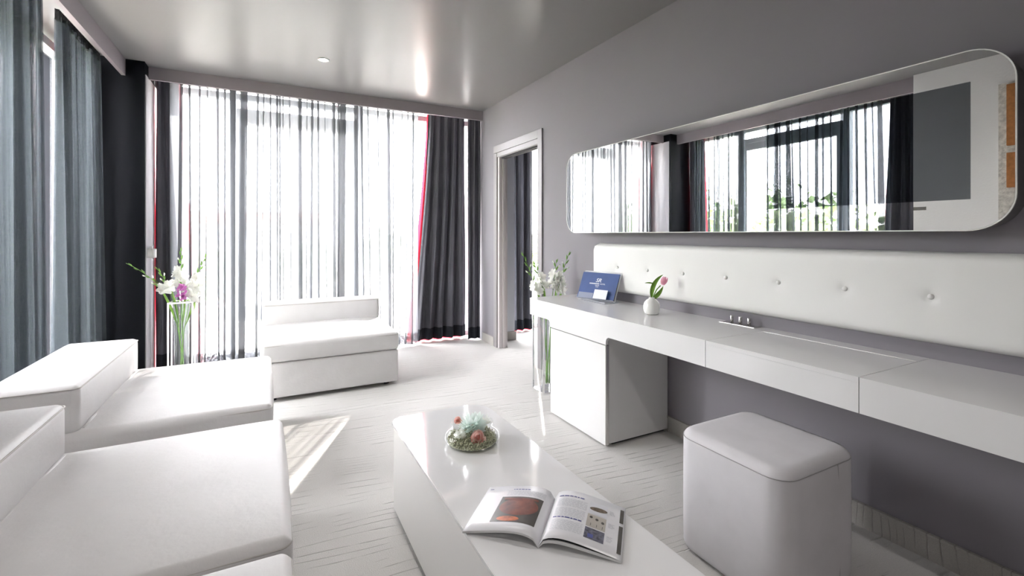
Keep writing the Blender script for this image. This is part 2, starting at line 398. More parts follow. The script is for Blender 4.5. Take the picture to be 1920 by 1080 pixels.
# windows
def window(name, axis, mull, span, plane, sashes, z0=0.0, z1=HC):
    """curtain-wall glazing; axis 'x': runs along X at Y=plane; 'y': along Y at X=plane"""
    def B(a0, a1, zz0, zz1, d0, d1):
        if axis == 'x': return (a0, plane + d0, zz0), (a1, plane + d1, zz1)
        return (plane - d1, a0, zz0), (plane - d0, a1, zz1)
    root = thing(name, (0.6, plane, 0) if axis == 'x' else (plane, 3.4, 0), '', ''); del root['label']; del root['category']; struct(root)
    for m_ in mull: box('mullion', *B(m_ - 0.028, m_ + 0.028, z0, z1, 0.0, 0.09), 'alu', root, bevel=0.003)
    edges = sorted(set([span[0], span[1]] + list(mull)))
    for a0, a1 in zip(edges[:-1], edges[1:]):
        if a1 - a0 < 0.1: continue
        box('sill_rail', *B(a0, a1, z0, z0 + 0.05, 0.01, 0.08), 'alu', root)
        box('head_rail', *B(a0, a1, z1 - 0.10, z1 - 0.04, 0.01, 0.08), 'alu', root)
        if (a0, a1) in sashes or any(abs(a0 - s_[0]) < 0.02 for s_ in sashes):
            box('transom', *B(a0 + 0.028, a1 - 0.028, 2.40, 2.46, 0.0, 0.09), 'alu', root)
            box('transom', *B(a0 + 0.028, a1 - 0.028, 0.37, 0.43, 0.0, 0.09), 'alu', root)
            s0, s1 = a0 + 0.03, a1 - 0.03
            sa = box('sash', *B(s0, s1, 2.31, 2.40, 0.005, 0.07), 'alu', root)
            box('sash_rail', *B(s0, s1, 0.43, 0.51, 0.005, 0.07), 'alu', sa)
            box('sash_stile', *B(s0, s0 + 0.065, 0.51, 2.31, 0.005, 0.07), 'alu', sa)
            box('sash_stile', *B(s1 - 0.065, s1, 0.51, 2.31, 0.005, 0.07), 'alu', sa)
        box('pane', *B(a0 + 0.02, a1 - 0.02, z0 + 0.05, z1 - 0.10, 0.045, 0.051), 'glass', root)
    return root
window('window_1', 'x', (-0.86, -0.29, 0.91, 2.20), (-0.86, 2.20), YF, [(-0.29, 0.91)])
window('window_2', 'y', (2.06, 2.78, 4.05, 4.78), (2.06, 4.78), XL, [(2.78, 4.05)])
window('window_3', 'x', (2.60, 3.6, 4.86), (2.60, 4.86), YF, [])

# ------------------------------------------------------------------ curtains
def sheer(name, axis, a0, a1, plane, z0, z1, folds, label, group, mkey='sheer', wave=0.018, wl=0.19, seed=1, hem='lace', hem_h=0.12, header=True, rows=13, back=1, wide=0.0):
    rnd = random.Random(seed); ph = [rnd.uniform(0, 6) for _ in range(4)]
    fl = [(c, wd, rnd.uniform(-0.03, 0.03), rnd.uniform(0, 6), rnd.uniform(0.2, 0.7), 5 if wd > wide else 3) for c, wd in folds]
    # columns across the cloth: plain stretches, and at each gather the cloth doubles back on itself
    ss = []
    for k in range(261):
        s_ = a0 + (a1 - a0) * k / 260
        if not any(abs(s_ - f[0]) < f[1] * 0.5 for f in fl): ss.append((s_, None, 0.0))
    for f in fl:
        N = f[5]
        if a0 + f[1] < f[0] < a1 - f[1]:
            for q in range(N * 5 + 1): ss.append((f[0] - 1e-4 + 2e-4 * q / (N * 5), f, N * q / (N * 5)))
    ss.sort(key=lambda e: e[0])
    def pt(col, z, off=0.0):
        s_, f, m_ = col if isinstance(col, tuple) else (col, None, 0.0)
        t = (z1 - z) / (z1 - z0)                       # 0 top, 1 bottom
        x = s_; dd_ = 0.0
        if f:
            wz = f[1] * (1 - f[4] * 0.45 * (1 + math.sin(3.0 * t + f[3])) * 0.5)
            x = f[0] - wz / 2 * math.cos(math.pi * m_); dd_ = 0.0045 * (m_ - f[5] / 2)
        d = wave * (0.35 + 0.65 * t) * (math.sin(2 * math.pi * x / wl + ph[0] + 0.5 * math.sin(x * 5 + ph[1])) + 0.4 * math.sin(2 * math.pi * x / (wl * 0.43) + ph[2])) + dd_
        ed = max(0.0, min(1.0, (s_ - a0) / 0.08, (a1 - s_) / 0.08))
        for g in fl:
            q = (s_ - g[0]) / 0.06
            if abs(q) < 3: x += ed * g[2] * (t - 0.5) * math.exp(-q * q)
        return (x, plane + d + off, z) if axis == 'x' else (plane + d + off, x, z)
    zs = [z1 - (z1 - z0) * k / (rows - 1) for k in range(rows)]
    root = thing(name, (pt((a0 + a1) / 2, z0)[0], pt((a0 + a1) / 2, z0)[1], z0), label, 'curtain', group)
    MB().grid([[pt(s_, z) for s_ in ss] for z in zs]).build('panel', mkey, root, recalc=False)
    hz = [z0 + hem_h * (1 - k / 2) for k in range(3)]
    MB().grid([[pt(s_, z, 0.004 * back) for s_ in ss] for z in hz]).build('hem', hem, root, recalc=False)
    if header:
        hs = [a0 + (a1 - a0) * k / 400 for k in range(401)]
        rws = []
        for z in (z1 + 0.045, z1 + 0.015, z1 - 0.02):
            rws.append([((s_, plane + 0.011 * math.sin(s_ * 330), z) if axis == 'x' else (plane + 0.011 * math.sin(s_ * 330), s_, z)) for s_ in hs])
        MB().grid(rws).build('header_tape', 'header', root, recalc=False)
    return root
def px2x(u, Y=5.06):
    a = (u - 960) / F_PX; s_, c_ = math.sin(YAW), math.cos(YAW)
    return Y * (s_ + c_ * a) / (c_ - s_ * a)
ffolds = [(338, 5), (357, 3), (374, 3), (387, 2), (409, 4), (421, 4), (437, 9), (455, 12), (482, 4), (492, 2), (507, 3), (520, 4), (525, 3), (531, 2), (545, 2),
          (563, 8), (575, 2), (584, 5), (597, 4), (611, 2), (627, 6), (634, 4), (641, 13), (668, 9), (680, 5), (693, 3), (711, 2), (730, 6), (737, 3), (752, 2), (763, 2), (773, 4)]
ffolds = [(px2x(u), w_ * (0.0050 if w_ < 6 else 0.0052)) for u, w_ in ffolds]
sheer('sheer_curtain', 'x', px2x(318), px2x(784), 5.06, 0.02, 2.585, ffolds, 'long translucent sheer with lace hem hanging behind the armchair', None, seed=4, wide=0.2)
rf = random.Random(8)
def rnd_folds(a0, a1, n, wlo, whi, seed):
    r_ = random.Random(seed); return [(a0 + (a1 - a0) * (k + r_.uniform(0.2, 0.8)) / n, r_.uniform(wlo, whi)) for k in range(n)]
sheer('sheer_curtain', 'y', 3.80, 4.60, -1.13, 0.02, 2.55, rnd_folds(3.84, 4.58, 11, 0.015, 0.042, 3), 'slate sheer hanging between the pale gap and the dark corner pier', None, 'sheer_left', 0.046, 0.078, 5, 'hem', back=-1, wide=0.0)
sheer('sheer_curtain', 'y', 2.28, 3.56, -1.13, 0.02, 2.55, rnd_folds(2.3, 3.54, 16, 0.015, 0.042, 6), 'slate sheer hanging beside the white papered wall', None, 'sheer_left', 0.046, 0.080, 9, 'hem', back=-1, wide=0.0)

sheer('sheer_curtain', 'x', 3.03, 4.6, 5.08, 0.02, 2.585, rnd_folds(3.12, 4.5, 25, 0.03, 0.05, 12), 'sheer added in the next room to dim the sun streak through the doorway', None, seed=14)  # curtain added to weaken the sun streak coming through the doorway
def drape(name, axis, a_top, a_bot, plane, z0, z1, nf, amp, label, group=None, seed=1, lining=0.02, mkey='drape', gather=0.5, sgn=1, lin_over=(0.015, 0.015), hem=True):
    """heavy lined curtain; a_top/a_bot = extents at top and bottom, sgn = direction towards the window"""
    rnd = random.Random(seed); ph = rnd.uniform(0, 6); n = nf * 16; jit = [rnd.uniform(0.7, 1.3) for _ in range(nf + 2)]
    def pt(f, z, off, over):
        t = (z1 - z) / (z1 - z0); e = t ** 1.4
        l = a_top[0] + (a_bot[0] - a_top[0]) * e; r_ = a_top[1] + (a_bot[1] - a_top[1]) * e
        x = l + (r_ - l) * f + 0.006 * math.sin(5 * t + f * 9 + ph)
        x += (0.3 + t) * (over[1] * max(0, 1 - (1 - f) / 0.12) - over[0] * max(0, 1 - f / 0.12))
        A = amp * (0.45 + 0.55 * t) * jit[int(f * nf)]
        d = A * math.sin(2 * math.pi * nf * f + ph) + 0.3 * A * math.sin(2 * math.pi * nf * 2.3 * f + 3 * t)
        return (x, plane + sgn * (off + d), z) if axis == 'x' else (plane + sgn * (off + d), x, z)
    zs = [z1 - (z1 - z0) * k / 12 for k in range(13)]; fs = [k / n for k in range(n + 1)]
    root = thing(name, (pt(0.5, z0, 0, (0, 0))[0], pt(0.5, z0, 0, (0, 0))[1], z0), label, 'curtain', group)
    MB().grid([[pt(f, z, 0, (0, 0)) for f in fs] for z in zs]).build('face_fabric', mkey, root, recalc=False)
    if hem:
        MB().grid([[pt(f, z, -0.004, (0.001, 0.001)) for f in fs] for z in (z0 + 0.13, z0 + 0.06, z0)]).build('hem', 'hem', root, recalc=False)
    if lining:
        zl = [z1 - (z1 - z0 + 0.012) * k / 12 for k in range(13)]
        MB().grid([[pt(f, z, lining, lin_over) for f in fs] for z in zl]).build('lining', 'lining', root, recalc=False)
    return root
G_DR = 'charcoal drapes with red lining'
drape('lined_drape', 'x', (1.63, 2.085), (1.44, 2.09), 5.165, 0.025, 2.60, 5, 0.035, 'broad charcoal drape with red lining glowing along its flared edge', seed=3, lin_over=(0.034, -0.03))
drape('lined_drape', 'x', (2.055, 2.204), (2.045, 2.203), 5.00, 0.02, 2.60, 2, 0.014, 'narrow blue-black curtain strip next to the lilac wall', seed=5, lining=0)
drape('lined_drape', 'x', (-0.875, -0.70), (-0.88, -0.56), 5.165, 0.02, 2.60, 3, 0.03, 'charcoal drape with red folds behind the gladioli by the corner pier', seed=7, lin_over=(0.004, 0.03))
drape('lined_drape', 'y', (2.05, 2.34), (2.04, 2.44), -1.25, 0.02, 2.60, 4, 0.03, 'charcoal drape at the edge of the white papered wall', seed=9, sgn=-1)
drape('lined_drape', 'y', (4.55, 4.79), (4.48, 4.80), -1.25, 0.02, 2.60, 3, 0.03, 'dark drape hanging against the dark side of the corner pier', seed=11, sgn=-1)
drape('lined_drape', 'x', (2.70, 3.02), (2.70, 3.02), 5.17, 0.02, 2.60, 3, 0.03, 'grey drape seen through the doorway', seed=13, lin_over=(-0.02, -0.02), lining=0.014)

# ------------------------------------------------------------------ sofas
def module(name, X0, X1, Y0, Y1, back, label, group=None, zs=0.43, zsplit=0.285, seed=1, ztop=0.615):
    """armless lounge unit; back = ('x', a, b) block over x range or ('y', a, b)"""
    root = thing(name, ((X0 + X1) / 2, (Y0 + Y1) / 2, 0), label, 'sofa' if back[0] == 'x' else 'armchair', group)
    soft_box((X0, Y0, 0.03), (X1, Y1, zsplit), 0.018, 6, 3).build('base', 'leather', root)
    for fx in (X0 + 0.08, X1 - 0.08):
        for fy in (Y0 + 0.08, Y1 - 0.08):
            MB().lathe([(0.0, 0.032), (0.022, 0.032), (0.02, 0.0), (0.0, 0.0)], (fx, fy, 0), 12).build('foot', 'dark', root)
    cu = soft_box((X0 - 0.006, Y0 - 0.006, zsplit + 0.002), (X1 + 0.006, Y1 + 0.006, zs), 0.030, 14, 5, dome=(0.008, 0.008, 0.016), wrinkle=0.0012, seed=seed).build('seat_cushion', 'leather', root)
    loop_tube(rrect(X0 - 0.004, X1 + 0.004, Y0 - 0.004, Y1 + 0.004, 0.03), zs - 0.020, 0.0030).build('piping', 'leather_seam', cu)
    if back[0] == 'x': a, b = (back[1], Y0 + 0.01, zs - 0.012), (back[2], Y1 - 0.005, ztop)
    else: a, b = (X0 + 0.01, back[1], zs - 0.012), (X1 + 0.005, back[2], ztop)
    bk = soft_box(a, b, 0.026, 10, 5, dome=(0.006, 0.006, 0.006), wrinkle=0.0008, seed=seed + 7).build('backrest', 'leather', root)
    loop_tube(rrect(a[0], b[0], a[1], b[1], 0.022), ztop - 0.012, 0.0028).build('piping', 'leather_seam', bk)
    # soft roll squeezed out where the backrest meets the seat
    if back[0] == 'x':
        MB().tube([(b[0] + 0.006, a[1] + 0.03 + (b[1] - a[1] - 0.06) * k / 10, zs + 0.004 + 0.002 * math.sin(k * 1.7)) for k in range(11)], [0.004] + [0.009] * 9 + [0.004], 8).build('seat_roll', 'leather', cu)
    return root
module('sofa_module', -0.985, 0.02, 2.45, 3.45, ('x', -0.985, -0.665), 'white leather lounge seat beside the glass vase, its end near the window', seed=2)
module('sofa_module', -0.935, 0.055, 1.345, 2.25, ('x', -0.935, -0.640), 'white leather lounge seat in the middle of the row', seed=5)
module('sofa_module', -0.935, 0.05, 0.40, 1.305, ('x', -0.935, -0.640), 'white leather lounge seat at the row end away from the window', seed=8)
module('lounge_armchair', -0.035, 0.95, 3.795, 4.80, ('y', 4.555, 4.80), 'white leather armless chair standing alone in front of the sheer curtain', seed=11)

# ------------------------------------------------------------------ coffee table
ct = thing('coffee_table', (0.71, 1.32, 0), 'white block coffee table with glossy top holding the magazine', 'table')
tp = rrect(0.485, 0.935, 0.55, 2.095, (0.06, 0.06, 0.10, 0.055), 8)
tq = rrect(0.491, 0.929, 0.556, 2.089, (0.055, 0.055, 0.095, 0.05), 8)
MB().prism(tq, 0.03, 0.388, smooth=False).build('body', 'cream', ct)
tt = MB(); tt.prism(tp, 0.388, 0.399); tt.prism(rrect(0.487, 0.933, 0.552, 2.093, (0.058, 0.058, 0.098, 0.053), 8), 0.399, 0.4005); tt.build('top', 'gloss', ct)
MB().prism(rrect(0.53, 0.89, 0.6, 2.05, 0.03), 0.0, 0.03).build('plinth', 'dark', ct)

# ------------------------------------------------------------------ pouf
pf = thing('pouf', (1.645, 1.115, 0), 'pale grey cube pouf standing under the wall desk', 'pouf')
pb = soft_box((1.43, 0.895, 0.0), (1.865, 1.335, 0.462), 0.035, 10, 5, dome=(0.006, 0.006, 0.006), rv=0.075).build('body', 'suede', pf)
loop_tube(rrect(1.4295, 1.8655, 0.8945, 1.3355, 0.075), 0.437, 0.0016).build('top_seam', 'suede_seam', pf)
MB().tube([(1.735 - 0.012 * max(0, 1 - k / 3), 0.8935, 0.437 - 0.42 * k / 10) for k in range(11)], 0.0016, 6).build('side_seam', 'suede_seam', pf)

# ------------------------------------------------------------------ wall desk with cabinet
dk = thing('wall_desk', (2.0, 1.7, 0.636), 'long white floating desk along the lilac wall', 'desk')
XF, ZD, ZB = 1.714, 0.754, 0.636
def slab(poly, z0, z1, nm, m_='lacquer', par=dk):
    mb = MB(); mb.prism(poly, z0, z1 - 0.002); q = []
    return MB().prism(poly, z0, z1, smooth=False).build(nm, m_, par, bevel=0.0)
slab(rrect(XF, XW, 1.4305, 3.005, (0, 0, 0, 0.035)), ZB, ZD, 'desk_section')
slab(rrect(XF, 2.118, 0.8265, 1.4275, 0.0), ZB + 0.1, ZD, 'lid')
slab(rrect(XF, 2.118, 0.8265, 1.4275, 0.0), ZB, ZB + 0.0995, 'drawer_front')
slab(rrect(2.121, XW, 0.8265, 1.4275, 0.0), ZB, ZD, 'rear_strip')
slab(rrect(XF, XW, 0.335, 0.8235, (0.115, 0.115, 0, 0), 10), ZB, ZD, 'desk_section')
box('hinge_edge', (2.1135, 0.83, ZD - 0.001), (2.1195, 1.425, ZD + 0.0012), 'ceramic', dk)
fb = MB()                               # apron with filleted ends that carries the cabinet
ap = [(2.70, 0.59), (2.113, 0.59)]
ap = [(2.113, 0.59), (2.705, 0.59)] + [(2.705 + 0.03 - 0.03 * math.cos(R(9 * k)), ZB - 0.03 + 0.03 * math.sin(R(9 * k))) for k in range(11)] + [(2.083 + 0.03 * math.sin(R(9 * k)), ZB - 0.03 + 0.03 * math.cos(R(9 * k))) for k in range(11)]
fb.prism([(p[0], p[1]) for p in ap], XF, XF + 0.02, 'x').build('apron', 'lacquer', dk)
cb = thing('cabinet', (1.97, 2.41, 0), 'white cabinet under the desk with a plain door and grey side', 'cabinet')
box('body', (1.738, 2.114, 0.02), (2.198, 2.70, 0.632), 'grey_side', cb)
dd = box('door', (1.716, 2.119, 0.012), (1.735, 2.702, 0.5835), 'lacquer', cb, bevel=0.0015)
box('edge_strip', (1.7155, 2.112, 0.012), (1.7365, 2.118, 0.5865), 'steel', dd)
box('plinth', (1.78, 2.14, 0), (2.19, 2.67, 0.02), 'dark', cb)
box('gap_shade_strip', (1.7355, 2.119, 0.575), (1.7375, 2.702, 0.595), 'dark', cb)  # dark strip paints the shade inside the gap above the door
for k in range(4):
    y = 2.1125
    box('vent_slot', (2.080 + 0.026 * k, y, 0.565), (2.088 + 0.026 * k, y + 0.004, 0.625), 'dark', cb)

# ------------------------------------------------------------------ padded panel and mirror on the wall
hb = thing('padded_panel', (2.19, 1.67, 0.815), 'long white padded panel with buttons on the wall above the desk', 'panel')
def pad_panel(y0, y1, z0, z1, r, xb, xf, buttons):
    rows_y = sorted([y0 + (y1 - y0) * k / 90 for k in range(91)] + [b[0] + d for b in buttons for d in (-0.03, -0.02, -0.012, -0.006, 0, 0.006, 0.012, 0.02, 0.03)])
    zz = sorted([z0 + (z1 - z0) * k / 24 for k in range(25)] + [buttons[0][1] + d for d in (-0.03, -0.02, -0.012, -0.006, 0, 0.006, 0.012, 0.02, 0.03)])
    def fit(y, z):       # squash the square grid into the rounded outline
        ty = max(y0 + r - y, y - (y1 - r), 0); tz = max(z0 + r - z, z - (z1 - r), 0)
        if ty > 0 and tz > 0:
            l = math.hypot(ty, tz); m_ = max(ty, tz); f = m_ / l
            cy_ = y0 + r if y < (y0 + y1) / 2 else y1 - r; cz = z0 + r if z < (z0 + z1) / 2 else z1 - r
            y = cy_ + (y - cy_) * f; z = cz + (z - cz) * f; e = r - m_
        else: e = min(y - y0, y1 - y, z - z0, z1 - z)
        x = xf
        er = 0.03
        if e < er: x = xf + (xb - xf) * 0.75 * (1 - math.sqrt(max(0, 1 - (1 - e / er) ** 2)))
        for by, bz in buttons:
            d2 = (y - by) ** 2 + (z - bz) ** 2
            if d2 < 0.02: x += 0.006 * math.exp(-d2 / 0.00035) + 0.003 * math.exp(-d2 / 0.0025)
        return (x, y, z)
    mb = MB().grid([[fit(y, z) for z in zz] for y in rows_y])
    # rim down to the wall
    rim = [fit(y, z0) for y in rows_y] + [fit(y1, z) for z in zz] + [fit(y, z1) for y in reversed(rows_y)] + [fit(y0, z) for z in reversed(zz)]
    mb.grid([rim, [(xb, p[1], p[2]) for p in rim]], True)
    return mb
BT = [(2.537 - 0.2887 * k, 0.992) for k in range(7)]
pad_panel(0.52, 2.822, 0.817, 1.157, 0.055, XW - 0.0005, 2.155, BT).build('padding', 'pad', hb)
for by, bz in BT:
    MB().lathe([(0.0, 0.007), (0.006, 0.0065), (0.0095, 0.004), (0.0105, 0.0), (0.009, -0.004)], (0, 0, 0), 14)
    bt = MB()
    prof = [(0.0, 0.006), (0.006, 0.0055), (0.0095, 0.003), (0.0105, -0.001), (0.009, -0.004)]
    rows = [[(2.1605 - z, by + r_ * math.cos(2 * math.pi * k / 14), bz + r_ * math.sin(2 * math.pi * k / 14)) for k in range(14)] for r_, z in prof]
    bt.grid(rows, True).build('button', 'pad', hb)
mr = thing('wall_mirror', (2.15, 1.8, 1.232), 'wide round-cornered mirror above the padded panel', 'mirror')
XM = 2.085
MB().prism(rrect(0.572, 3.042, 1.242, 1.830, 0.11, 10), XM + 0.006, XW, 'x').build('box', 'mirror_box', mr)
mf = rrect(0.5615, 3.051, 1.232, 1.839, 0.12, 12); mi = rrect(0.5655, 3.047, 1.236, 1.835, 0.116, 12)
MB().prism(mf, XM + 0.0005, XM + 0.008, 'x').build('rim', 'ceramic', mr)
MB().prism(mi, XM, XM + 0.0008, 'x').build('glass', 'mirror', mr)
box('screen', (XM - 0.0015, 0.671, 1.339), (XM, 1.384, 1.732), 'screen', mr)
box('sensor', (XM - 0.002, 0.790, 1.308), (XM, 0.826, 1.320), 'ph_dark', mr)

# art panel on the papered wall (seen in the mirror)
ar = thing('brick_art_panel', (-0.94, 1.2, 1.15), 'plaster panel with upright orange bricks hung on the white papered wall', 'wall art')
box('panel', (-0.95, 0.95, 1.14), (-0.925, 1.475, 2.40), 'plaster', ar)
for (y0, y1, z0, z1) in ((1.345, 1.425, 1.91, 2.385), (1.345, 1.425, 1.585, 1.855), (1.19, 1.31, 1.70, 2.30), (1.19, 1.31, 1.40, 1.62), (1.02, 1.15, 1.85, 2.38), (1.02, 1.15, 1.50, 1.77)):
    box('brick', (-0.93, y0, z0), (-0.905, y1, z1), 'brick', ar, bevel=0.005)
for k in range(16):
    rr = 0.012 + 0.012 * rf.random(); y, z = rf.uniform(1.0, 1.45), rf.uniform(1.20, 1.52)
    if z > 1.37 and y < 1.33: z = 1.30
    mb = MB(); rows = [[(-0.922 - 0.6 * rr * math.sin(R(90 * i / 4)), y + rr * math.cos(R(90 * i / 4)) * math.cos(R(36 * j)), z + 1.3 * rr * math.cos(R(90 * i / 4)) * math.sin(R(36 * j))) for j in range(10)] for i in range(5)]
    mb.grid(rows, True).build('pebble', 'chrome', ar)

# ------------------------------------------------------------------ small things on the desk
pw = thing('power_posts', (2.165, 1.583, ZD), 'three brushed steel posts on a plate at the back of the desk', 'socket')
box('plate', (2.142, 1.495, ZD), (2.200, 1.695, ZD + 0.003), 'steel', pw, bevel=0.001)
for y in (1.632, 1.582, 1.533):
    MB().lathe([(0.0, 0.044), (0.0075, 0.044), (0.0085, 0.043), (0.0085, 0.003), (0.0, 0.003)], (2.158, y, ZD), 18).build('post', 'steel', pw)
vz = thing('bud_vase', (1.999, 2.045, ZD), 'small white ceramic bud vase holding the tulip', 'vase')
VP = [(0.0, 0.001), (0.034, 0.001), (0.041, 0.006), (0.0465, 0.02), (0.0485, 0.036), (0.0475, 0.054), (0.042, 0.070), (0.030, 0.084), (0.018, 0.091), (0.0165, 0.096), (0.0175, 0.100), (0.0150, 0.100), (0.0135, 0.094), (0.0135, 0.07)]
MB().lathe([(a, b) for a, b in VP], (1.999, 2.045, ZD), 36).build('body', 'ceramic', vz)
def blade(base, tip, bend, wid, n=8, normal=Vector((0, -1, 0)), cup=0.25):
    """a pointed leaf or petal from base to tip; bend = sideways bulge vector"""
    base, tip, bend = Vector(base), Vector(tip), Vector(bend); rows = []
    for i in range(n + 1):
        t = i / n; p = base.lerp(tip, t) + bend * (4 * t * (1 - t))
        d = (tip - base + bend * (4 - 8 * t)).normalized(); sd_ = d.cross(normal)
        if sd_.length < 1e-4: sd_ = Vector((1, 0, 0))
        sd_.normalize(); nn = sd_.cross(d).normalized()
        w_ = wid * (math.sin(math.pi * min(1, t ** 0.75)) ** 0.8 * 0.98 + 0.02)
        if i == n: w_ = wid * 0.02
        rows.append([p + sd_ * (w_ * k) + nn * (abs(k) * w_ * cup) for k in (-1, -0.5, 0, 0.5, 1)])
    return MB().grid(rows)
# camera-facing axes at the vase are only used for the direction of the arrangement
tx, ty = 0.885, -0.465      # "sideways" along the desk front as the stem leans
tu = thing('tulip', (1.999, 2.045, ZD + 0.05), 'single pink tulip with green leaves in the bud vase', 'flower')
B0 = Vector((1.999, 2.045, ZD + 0.055))
def tp_(a, z, d=0.0): return Vector((1.999 + tx * a - ty * d, 2.045 + ty * a + tx * d, ZD + z))
MB().tube([B0, tp_(0.012, 0.11), tp_(0.03, 0.145), tp_(0.052, 0.168)], 0.0032, 8).build('stem', 'green', tu)
NV = Vector((-0.5, -0.8, 0.2))
blade(tp_(0.0, 0.09), tp_(0.068, 0.232), (-0.016, 0.012, 0.012), 0.013, 10, NV).build('leaf', 'leaf', tu)
blade(tp_(0.004, 0.09), tp_(0.068, 0.165), (0.006, 0, -0.008), 0.012, 10, NV).build('leaf', 'leaf', tu)
blade(tp_(0.012, 0.178), tp_(-0.042, 0.182), (0, 0, 0.004), 0.004, 8, NV).build('leaf', 'leaf', tu)
bc = tp_(0.066, 0.178); ax_ = (tp_(0.082, 0.222) - bc).normalized()
s1 = ax_.cross(Vector((0, 0, 1))).normalized(); s2 = s1.cross(ax_)
for k in range(6):
    a = R(60 * k + 10); out = s1 * math.cos(a) + s2 * math.sin(a); rr = 0.019 if k % 2 else 0.017
    rows = []
    for i in range(9):
        t = i / 8; rad = rr * (math.sin(math.pi * (0.12 + 0.66 * t)) ** 0.9); c0 = bc + ax_ * (-0.008 + 0.052 * t)
        w_ = R(38) * math.sin(math.pi * min(1, 0.12 + 0.86 * t)) + 0.02
        rows.append([c0 + (s1 * math.cos(a + w_ * q) + s2 * math.sin(a + w_ * q)) * rad for q in (-1, -0.5, 0, 0.5, 1)])
    MB().grid(rows).build('petal', 'petal_tulip', tu)

# brochure stand: sheet frame (w along the stand, up along the leaning face)
ew = Vector((0.26, -0.9656, 0)); en = Vector((-0.9656, -0.26, 0)); lean = R(24)
eu = Vector((0, 0, 1)) * math.cos(lean) - en * math.sin(lean); ef = en * math.cos(lean) + Vector((0, 0, 1)) * math.sin(lean)
bo = Vector((2.020, 2.611, 0.772)) - eu * 0.0196
def bp(a, b_, c_): return bo + ew * a + eu * b_ + ef * c_
def sheet(a0, a1, b0, b1, c0, c1):
    v = [bp(a, b_, c_) for c_ in (c0, c1) for b_ in (b0, b1) for a in (a0, a1)]
    return MB().add(v, [(0, 2, 3, 1), (4, 5, 7, 6), (0, 1, 5, 4), (2, 6, 7, 3), (0, 4, 6, 2), (1, 3, 7, 5)])
st = thing('brochure_stand', (bo.x, bo.y, ZD), 'clear acrylic stand on the desk holding the blue folder', 'stand')
sheet(-0.150, 0.165, 0.014, 0.226, -0.008, -0.005).build('back_plate', 'acrylic', st)
sheet(-0.150, 0.165, 0.014, 0.018, -0.005, 0.026).build('base_lip', 'acrylic', st)
box('foot_plate', (bo.x - 0.025, bo.y - 0.14, ZD), (bo.x + 0.10, bo.y + 0.14, ZD + 0.003), 'acrylic', st)
box('foot_rib', (bo.x - 0.012, bo.y - 0.13, ZD + 0.003), (bo.x - 0.009, bo.y + 0.13, ZD + 0.012), 'acrylic', st)
sheet(-0.13, -0.005, 0.018, 0.055, 0.023, 0.026).build('front_pocket', 'acrylic', st)
fo = thing('folder', tuple(bp(0, 0.018, 0.0)), 'blue hotel folder with white lettering in the acrylic stand', 'folder')
sheet(-0.156, 0.156, 0.0185, 0.2125, -0.004, 0.002).build('cover', 'blue', fo)
sheet(0.156, 0.1575, 0.0185, 0.15, -0.0045, 0.001).build('page_block', 'ph_dark', fo)
def text(s_, size, a, b_, c_, parent, m_='ink_white', shear=0.0, nm='lettering', xs=1.0):
    cu = bpy.data.curves.new(nm, 'FONT'); cu.body = s_; cu.size = size; cu.align_x = 'CENTER'; cu.extrude = 0.0002; cu.shear = shear; cu.offset = size * 0.012
    o = bpy.data.objects.new(nm, cu); COL.objects.link(o)
    mtx = Matrix((ew, eu, ef)).transposed().to_4x4(); mtx.translation = bp(a, b_, c_)
    o.matrix_world = mtx @ Matrix.Diagonal((xs, 1, 1, 1))
    dg = bpy.context.evaluated_depsgraph_get(); dg.update()
    me = bpy.data.meshes.new_from_object(o.evaluated_get(dg)); mw = o.matrix_world.copy()
    bpy.data.objects.remove(o)
    me.transform(mw); me.materials.clear(); me.materials.append(M[m_])
    q = bpy.data.objects.new(nm, me); COL.objects.link(q); q.parent = parent; q.matrix_parent_inverse = Matrix.Translation(parent.location).inverted()
    return q
text('SR', 0.040, -0.004, 0.143, 0.0022, fo, shear=0.2, xs=1.1)
text('HOTEL', 0.0115, 0.036, 0.127, 0.0022, fo, xs=1.25)
for (a0, a1, z0, z1) in ((-0.076, 0.008, 0.127, 0.135), (-0.024, 0.012, 0.116, 0.121), (-0.018, 0.008, 0.106, 0.110)):
    mb = MB(); n = int((a1 - a0) / 0.0075)
    for k in range(n):
        x0 = a0 + (a1 - a0) * k / n
        v = [bp(x, y, 0.0024) for x, y in ((x0, z0), (x0 + 0.0062, z0), (x0 + 0.0062, z1), (x0, z1))]
        mb.add(v, [(0, 1, 2, 3)])
    mb.build('small_print', 'ink_white', fo)
cdn = sheet(0.0, 0.110, 0.0185, 0.083, 0.0245, 0.0255).build('card', 'card'); tag(cdn, 'small white card leaning on the blue folder', 'card')

# ------------------------------------------------------------------ magazine on the coffee table
S0 = Vector((0.627, 1.048, 0.4007)); es = Vector((0.693, 0.721, 0)); ep = Vector((0.721, -0.693, 0)); PW, PH = 0.222, 0.232
def prof(p, side):       # page height above the table at distance p from the spine
    k = p / PW
    hmp = 0.030 if side < 0 else 0.034
    return 0.004 + hmp * (math.sin(math.pi * min(1, k ** 0.55)) ** 0.9) * (1 - 0.25 * k) + 0.004 * k
def mg(p, q, off, side): return S0 + ep * (side * p * 0.955) + es * (q * (1 if True else 1)) + Vector((0, 0, prof(p, side) + off))
def patch(side, p0, p1, q0, q1, off, nm, m_, par, n=14, shape=None):
    rows = []
    for i in range(n + 1):
        p = p0 + (p1 - p0) * i / n
        rows.append([mg(p, q0 + (q1 - q0) * j / 8, off, side) for j in range(9)])
    return MB().grid(rows).build(nm, m_, par, recalc=False)
